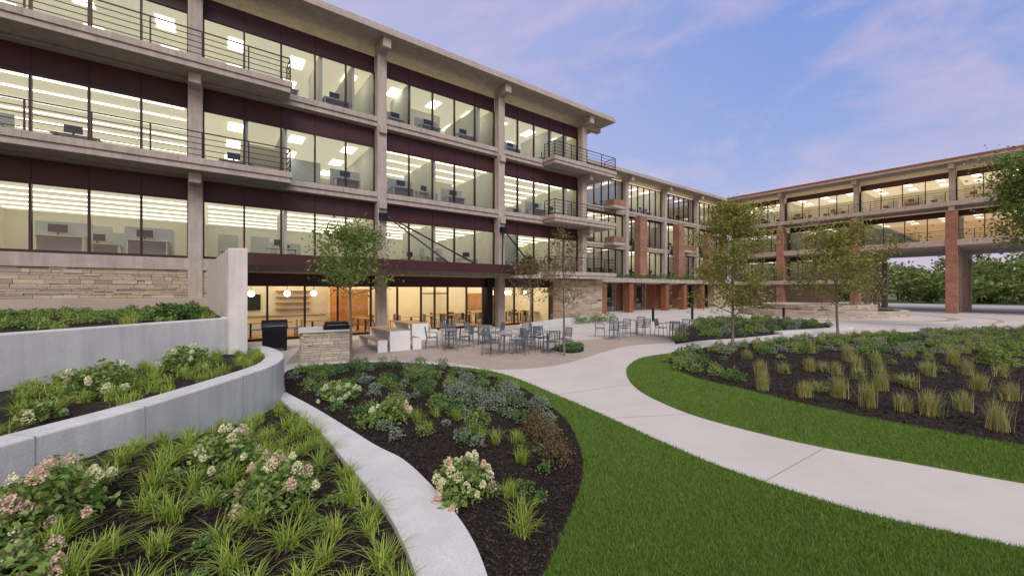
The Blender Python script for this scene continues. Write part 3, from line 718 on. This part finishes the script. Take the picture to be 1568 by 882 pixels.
def treeat(u,v,top,cbot,rpx,nleaf,leaf,mat,seed,**k):
    x,y=P(u,v); sc=y/FL; h=(EYE+(V0-top)*sc)-0.03; cz=EYE+(V0-cbot)*sc; make_tree('young_tree',x,y,h,cz,rpx*sc,nleaf,leaf,mat,seed,**k)
treeat(538,563,352,455,64,4200,0.10,M_LT,3,tr=0.045,nb=32)
treeat(1122,537,308,486,62,10500,0.10,M_LY,5,tr=0.055,nb=54)
treeat(1283,513,360,472,66,6500,0.14,M_LY,8,tr=0.06,nb=34)
treeat(812,508,400,465,42,1400,0.13,M_LR,11,tr=0.045)
treeat(864,545,345,475,36,1000,0.09,M_LR,13,tr=0.04)
treeat(906,489,425,482,20,2200,0.13,M_LG,15,tr=0.05)
treeat(1308,486,400,455,34,1800,0.2,M_LT,18,tr=0.06)
make_tree('broadleaf_tree',28.2,21.0,9.2,4.4,2.9,17000,0.17,M_LT,21,tr=0.16,nb=46)
# distant tree mass
parts=[]; mbt=MB()
for i in range(130):
    near=i<55
    s=R.uniform(96,108) if near else R.uniform(108,140); t=R.uniform(-35,110); x,y=W(s,t); h=R.uniform(4,8) if near else R.uniform(7,12); r=R.uniform(2.2,4) if near else R.uniform(3.5,5.5)
    n=650; u=unit(n); cc=np.array([x,y,h*0.52]); lump=1+0.25*np.sin(u[:,0]*5+i)*np.cos(u[:,2]*6+i*2)
    C=cc+u*np.array([r,r,h*0.48])*(R.uniform(0.6,1,(n,1))*lump[:,None]); C[:,2]=np.maximum(C[:,2],0.3)
    V,F=leafquads(C,0.7 if near else 0.95,0.45); parts.append((V,F,0)); mbt.tube([(x,y,0),(x,y,h*0.6)],[0.25,0.1],6,0)
V,F,Mi=merge(parts); dt=empty('distant_trees'); npmesh('foliage_mass',V,F,[M_LD],Mi,dt); mbt.build('trunks',[M_BK],dt)

# ================================================================= PLANTS
def shrub_parts(x,y,z,r,h,n,leaf,m,stretch=0.55,flat=0.3):
    u=unit(n); u[:,2]=np.abs(u[:,2]); ph=R.uniform(0,6,3)
    lump=1+0.22*np.sin(u[:,0]*4+ph[0])*np.sin(u[:,1]*4+ph[1])+0.1*np.sin(u[:,2]*9+ph[2])
    C=np.array([x,y,z+0.03])+u*np.array([r,r,h])*(R.uniform(0.35,1,(n,1))**0.5*lump[:,None])
    V,F=leafquads(C,leaf,leaf*stretch,flat); return (V,F,m)
def hydrangea(x,y,z,r,h,nf,pink=0.3,leaf=0.07):
    parts=[shrub_parts(x,y,z,r,h,int(950*(r/0.35)**2),leaf,0)]
    for k in range(nf):
        u=unit(1)[0]; u[2]=abs(u[2])*0.8+0.15; u/=np.linalg.norm(u)
        c=np.array([x,y,z])+u*np.array([r,r,h])*R.uniform(1.0,1.2); fr=R.uniform(0.028,0.052)
        w=unit(120)*fr*R.uniform(0.7,1.1,(120,1)); w[:,2]*=1.25; w[:,:2]*=(1-0.3*np.clip(w[:,2:3]/fr,-1,1)); V,F=leafquads(c+w,0.020,0.018)
        parts.append((V,F,2 if R.random()<pink else 1))
    B=np.array([[x,y,z]]*14)+R.normal(0,0.03,(14,3))*np.array([1,1,0]); V,F=blades(B,h*0.95,r*0.8,0.012,droop=0.1); parts.append((V,F,3))
    V,F,Mi=merge(parts); npmesh('hydrangea_shrub',V,F,[M_LH,M_FW,M_FP,M_STEM],Mi)
def ray(u,v,zf):
    z=0.1
    for _ in range(12):
        x,y=P(u,v,z); z=float(zf(x,y))
    return x,y,z
z80=lambda x,y:0.80; z158=lambda x,y:1.58; z04=lambda x,y:0.035
hf=[]
for u,v,r,h,nf,pk in [(85,795,0.34,0.42,16,0.45),(0,835,0.26,0.26,12,0.9),(338,725,0.34,0.46,13,0.1),(418,775,0.36,0.42,20,0.6),(10,900,0.25,0.2,8,0.9)]:
    x,y,z=ray(u,v,zfront); hydrangea(x,y,z,r,h,nf,pk); hf.append((x,y,r))
hr_=[]
for u,v,r,h,nf in [(155,604,0.42,0.46,11),(285,565,0.40,0.42,11),(60,645,0.2,0.2,3)]:
    x,y,z=ray(u,v,z80); hydrangea(x,y,z,r,h,nf,0.0); hr_.append((x,y,r))
for u,v,r,h,nf,pk in [(520,612,0.38,0.36,16,0.0),(597,645,0.36,0.34,13,0.1),(708,756,0.32,0.38,24,0.12),(690,780,0.16,0.16,6,0.6)]:
    x,y,z=ray(u,v,z04); hydrangea(x,y,z,r,h,nf,pk)
def tufts(name,pts,nb,h,lean,w,mat,zf,spread=0.05,droop=0.5):
    parts=[]
    for x,y in pts:
        s=R.uniform(0.7,1.15); n=int(nb*R.uniform(0.7,1.2)); b=np.zeros((n,3)); b[:,0]=x+R.normal(0,spread,n); b[:,1]=y+R.normal(0,spread,n); b[:,2]=zf(x,y)
        V,F=blades(b,h*s,lean*s,w,droop=droop); parts.append((V,F,0))
    V,F,Mi=merge(parts); npmesh(name,V,F,[mat])
def clear(pts,obs,k=0.9): return [p for p in pts if all((p[0]-a)**2+(p[1]-b)**2>(k*r)**2 for a,b,r in obs)]
fp=clear(scatter(fplant,105,7.6,0.28,ymin=1.7),hf,1.0)
tufts('sedge_planting',fp,95,0.29,0.27,0.012,M_SE,lambda x,y:float(zfront(x,y)),spread=0.035)
fl2=clear(scatter(fplant,50,7.6,0.3,ymin=2.6),hf,1.0)
def shrubmass(name,pts,zf,rr,hr,n,leaf,mats,flat=0.3):
    parts=[]
    for x,y in pts:
        r=R.uniform(*rr); parts.append(shrub_parts(x,y,zf(x,y),r,R.uniform(*hr),int(n*(r/rr[1])**1.5)+40,leaf,R.integers(len(mats)),flat=flat))
    V,F,Mi=merge(parts); npmesh(name,V,F,mats,Mi)
shrubmass('low_perennials',fl2[::3],lambda x,y:float(zfront(x,y)),(0.07,0.13),(0.06,0.12),140,0.035,[M_LG,M_LH])
rb=w2i+[(-6.9,9.6),(-7.62,5.95),(-8.6,2),(-9.6,-3)]
tufts('sedge_planting.001',clear(scatter(rb,110,10.5,0.27,ymin=2.5),hr_,0.9),80,0.25,0.24,0.013,M_SE,z80,spread=0.04)
bupp=[(-7.2,9.9),(-8.1,6.0),(-9.1,2),(-20,2),W(-20,1.0),W(-7.4,1.2)]
ub=scatter(bupp,300,17,0.32,ymin=3)
shrubmass('groundcover_planting',ub[::2],z158,(0.14,0.26),(0.10,0.22),260,0.06,[M_LG,M_LH,M_LH])
tufts('sedge_planting.002',ub[1::2],60,0.24,0.24,0.013,M_SE,z158)
for u,v in ((290,488),(255,490)):
    x,y,z=ray(u,v,z158); V,F,m=shrub_parts(x,y,z,0.35,0.42,900,0.08,0); npmesh('rounded_shrub',V,F,[M_LG])
b1=scatter(bed1,230,12.2,0.24,ymin=2.9)
hyd=[P(520,612),(P(597,645)),P(708,756)]
b1=[p for p in b1 if all((p[0]-a[0])**2+(p[1]-a[1])**2>0.14 for a in hyd)]
b1=[p for p in b1 if inpoly(np.array([p[0]+0.2,p[0]-0.2]),np.array([p[1]]*2),bed1).all()]
far=[p for p in b1 if p[1]>6.0]; near=[p for p in b1 if p[1]<=6.0]
shrubmass('perennial_planting',far[::2],z04,(0.13,0.26),(0.12,0.28),380,0.045,[M_LG,M_LB,M_LG,M_LH])
shrubmass('perennial_planting.001',far[1::3]+near[::3],z04,(0.08,0.16),(0.09,0.18),240,0.035,[M_LG,M_LB,M_LG])
tufts('feather_reed_tufts',[P(655,665),P(640,650),P(780,765),P(800,825),P(738,672),P(722,668),P(668,640),P(700,645)]+near[1::6],90,0.28,0.19,0.010,M_SE,z04,spread=0.035)
x,y=P(650,603); V,F,m=shrub_parts(x,y,0.03,0.24,0.3,1500,0.035,0); npmesh('boxwood_shrub',V,F,[M_LG])
for u,v in ((725,622),(755,628),(780,612),(700,612)):
    x,y=P(u,v); V,F,m=shrub_parts(x,y,0.03,0.3,0.34,1100,0.05,0); npmesh('silver_leaf_shrub',V,F,[M_LB])
for u,v in ((835,695),(850,715),(820,670)):
    x,y=P(u,v); V,F,m=shrub_parts(x,y,0.03,0.22,0.46,900,0.04,0); npmesh('purple_leaf_shrub',V,F,[M_LP])
og=[P(*q) for q in [(1168,600),(1232,610),(1285,612),(1328,625),(1382,632),(1425,640),(1475,632),(1528,662),(1280,575),(1312,570),(1350,600),(1425,578),(1240,570),(1480,575),(1345,570),(1500,600),(1165,575),(1300,555),(1460,560),(1546,615)]]
tufts('ornamental_grass_planting',og,200,0.54,0.18,0.010,M_OG,z04,spread=0.055,droop=0.3)
b2=scatter(bed2,620,25,0.34)
keepb=[p for p in b2 if all((p[0]-a[0])**2+(p[1]-a[1])**2>0.1 for a in og) and inpoly(np.array([p[0],p[0]]),np.array([p[1]-0.3,p[1]+0.3]),bed2).all()]
farb=[p for p in keepb if p[1]>14.2]; leftb=[p for p in keepb if p[1]<=14.2 and p[0]<5.4+0.25*(p[1]-9)]; midb=[p for p in keepb if p[1]<=14.2 and p[0]>=5.4+0.25*(p[1]-9)]
shrubmass('perennial_planting.002',farb[::3]+farb[1::3],z04,(0.18,0.34),(0.16,0.34),330,0.065,[M_LG,M_LH,M_LB,M_LH])
shrubmass('perennial_planting.003',leftb,z04,(0.16,0.3),(0.18,0.36),400,0.055,[M_LG,M_LH,M_LB,M_LH])
shrubmass('perennial_planting.004',midb[::7],z04,(0.10,0.2),(0.10,0.2),180,0.05,[M_LH,M_LG])
tufts('ornamental_grass_planting.001',farb[2::6]+midb[::14],110,0.38,0.2,0.014,M_OG,z04,spread=0.06,droop=0.3)
for u,v in ((1525,560),(1540,545)):
    x,y=P(u,v); V,F,m=shrub_parts(x,y,0.03,0.45,0.5,1400,0.08,0); npmesh('rounded_shrub',V,F,[M_LH])
b3=scatter(bed3,90,None,0.5)
shrubmass('perennial_planting.005',b3,z04,(0.2,0.4),(0.2,0.42),300,0.09,[M_LG,M_LH,M_LB])
tufts('ornamental_grass_planting.002',b3[::6],90,0.6,0.3,0.02,M_OG,z04,spread=0.1,droop=0.3)
b4=scatter(bed4,8,None,0.3); shrubmass('perennial_planting.006',b4,z04,(0.15,0.28),(0.12,0.25),250,0.06,[M_LG])
rp=[(RC[0]+r*math.cos(a),RC[1]+r*math.sin(a)) for r,a in zip(R.uniform(1,5.6,50),R.uniform(0,6.28,50))]
shrubmass('ring_planter_planting',rp,lambda x,y:0.4,(0.3,0.55),(0.2,0.5),220,0.14,[M_LG,M_LH])
shrubmass('foundation_planting',[W(s,1.3+0.4*random.random()) for s in np.arange(12.8,17,0.5)],lambda x,y:0,(0.3,0.5),(0.4,0.8),260,0.09,[M_LG,M_LH])
shrubmass('terrace_edge_planting',[W(s,-5.2) for s in np.arange(22,44,1.1)],lambda x,y:3.6,(0.3,0.5),(0.3,0.7),160,0.16,[M_LG])

# ================================================================= WORLD / LIGHT / CAMERA
w=bpy.data.worlds.new('World'); scene.world=w; w.use_nodes=True; nt=w.node_tree; n=nt.nodes; L=nt.links; n.clear()
out=n.new('ShaderNodeOutputWorld'); bg=n.new('ShaderNodeBackground'); bg2=n.new('ShaderNodeBackground'); add=n.new('ShaderNodeAddShader')
SUN_EL=math.radians(42); SUN_AZ=math.radians(165)
sky=n.new('ShaderNodeTexSky'); sky.sky_type='NISHITA'; sky.sun_disc=False; sky.sun_elevation=math.radians(4); sky.sun_rotation=SUN_AZ
L.new(sky.outputs[0],bg2.inputs[0]); bg2.inputs[1].default_value=0.05
tc=n.new('ShaderNodeTexCoord'); sp=n.new('ShaderNodeSeparateXYZ'); L.new(tc.outputs['Generated'],sp.inputs[0])
cr=n.new('ShaderNodeValToRGB'); e=cr.color_ramp.elements; e[0].position=0.0; e[0].color=(0.50,0.45,0.63,1); e[1].position=1.0; e[1].color=(0.90,0.89,0.87,1)
for p,c in ((0.14,(0.39,0.40,0.66)),(0.30,(0.26,0.34,0.67)),(0.5,(0.19,0.29,0.66)),(0.62,(0.24,0.33,0.66)),(0.8,(0.80,0.79,0.83))):  # sky near the zenith brightened, out of view, to light the scene
    q=e.new(p); q.color=(*c,1)
L.new(sp.outputs[2],cr.inputs['Fac'])
mr=n.new('ShaderNodeMapRange'); mr.inputs[1].default_value=0.50; mr.inputs[2].default_value=-0.30; mr.inputs[3].default_value=0; mr.inputs[4].default_value=0.9
L.new(sp.outputs[0],mr.inputs[0])
mx=n.new('ShaderNodeMix'); mx.data_type='RGBA'; L.new(mr.outputs[0],mx.inputs[0]); L.new(cr.outputs[0],mx.inputs[6]); mx.inputs[7].default_value=(0.47,0.44,0.66,1)
mp=n.new('ShaderNodeMapping'); mp.inputs['Scale'].default_value=(1.6,1.6,3.2); mp.inputs['Rotation'].default_value=(0.3,0.5,0.4); L.new(tc.outputs['Generated'],mp.inputs[0])
no=n.new('ShaderNodeTexNoise'); no.inputs['Scale'].default_value=2.6; no.inputs['Detail'].default_value=8; no.inputs['Roughness'].default_value=0.58; no.inputs['Distortion'].default_value=0.4
L.new(mp.outputs[0],no.inputs['Vector'])
c2=n.new('ShaderNodeValToRGB'); c2.color_ramp.elements[0].position=0.45; c2.color_ramp.elements[0].color=(0,0,0,1); c2.color_ramp.elements[1].position=0.78; c2.color_ramp.elements[1].color=(0.8,0.8,0.8,1)
L.new(no.outputs['Fac'],c2.inputs['Fac'])
m2=n.new('ShaderNodeMix'); m2.data_type='RGBA'; L.new(c2.outputs[0],m2.inputs[0]); L.new(mx.outputs[2],m2.inputs[6]); m2.inputs[7].default_value=(0.64,0.49,0.64,1)
dt_=n.new('ShaderNodeVectorMath'); dt_.operation='DOT_PRODUCT'; L.new(tc.outputs['Generated'],dt_.inputs[0]); dt_.inputs[1].default_value=(-0.85,-0.50,0.08)
g1=n.new('ShaderNodeMapRange'); g1.inputs[1].default_value=0.80; g1.inputs[2].default_value=1.0; g1.inputs[3].default_value=0; g1.inputs[4].default_value=1.0; L.new(dt_.outputs['Value'],g1.inputs[0])
m3=n.new('ShaderNodeMix'); m3.data_type='RGBA'; L.new(g1.outputs[0],m3.inputs[0]); L.new(m2.outputs[2],m3.inputs[6]); m3.inputs[7].default_value=(2.2,1.05,0.38,1)
L.new(m3.outputs[2],bg.inputs[0]); bg.inputs[1].default_value=1.0
L.new(bg.outputs[0],add.inputs[0]); L.new(bg2.outputs[0],add.inputs[1]); L.new(add.outputs[0],out.inputs[0])
sl=bpy.data.lights.new('dusk_sun','SUN'); sl.energy=2.45; sl.angle=math.radians(30); sl.color=(1.0,0.94,0.85)
so=bpy.data.objects.new('dusk_sun',sl); scene.collection.objects.link(so)
dirv=Vector((math.sin(SUN_AZ)*math.cos(SUN_EL),math.cos(SUN_AZ)*math.cos(SUN_EL),math.sin(SUN_EL)))
so.rotation_euler=dirv.to_track_quat('Z','Y').to_euler()
cam=bpy.data.cameras.new('camera'); co=bpy.data.objects.new('camera',cam); scene.collection.objects.link(co)
cam.sensor_width=36; cam.lens=FL/1568*36; cam.shift_y=(V0-441)/1568; cam.clip_end=1500; cam.clip_start=0.05
co.location=(0,0,EYE); co.rotation_euler=(math.radians(90),0,0); scene.camera=co
scene.view_settings.view_transform='Standard'; scene.view_settings.look='None'; scene.view_settings.exposure=0
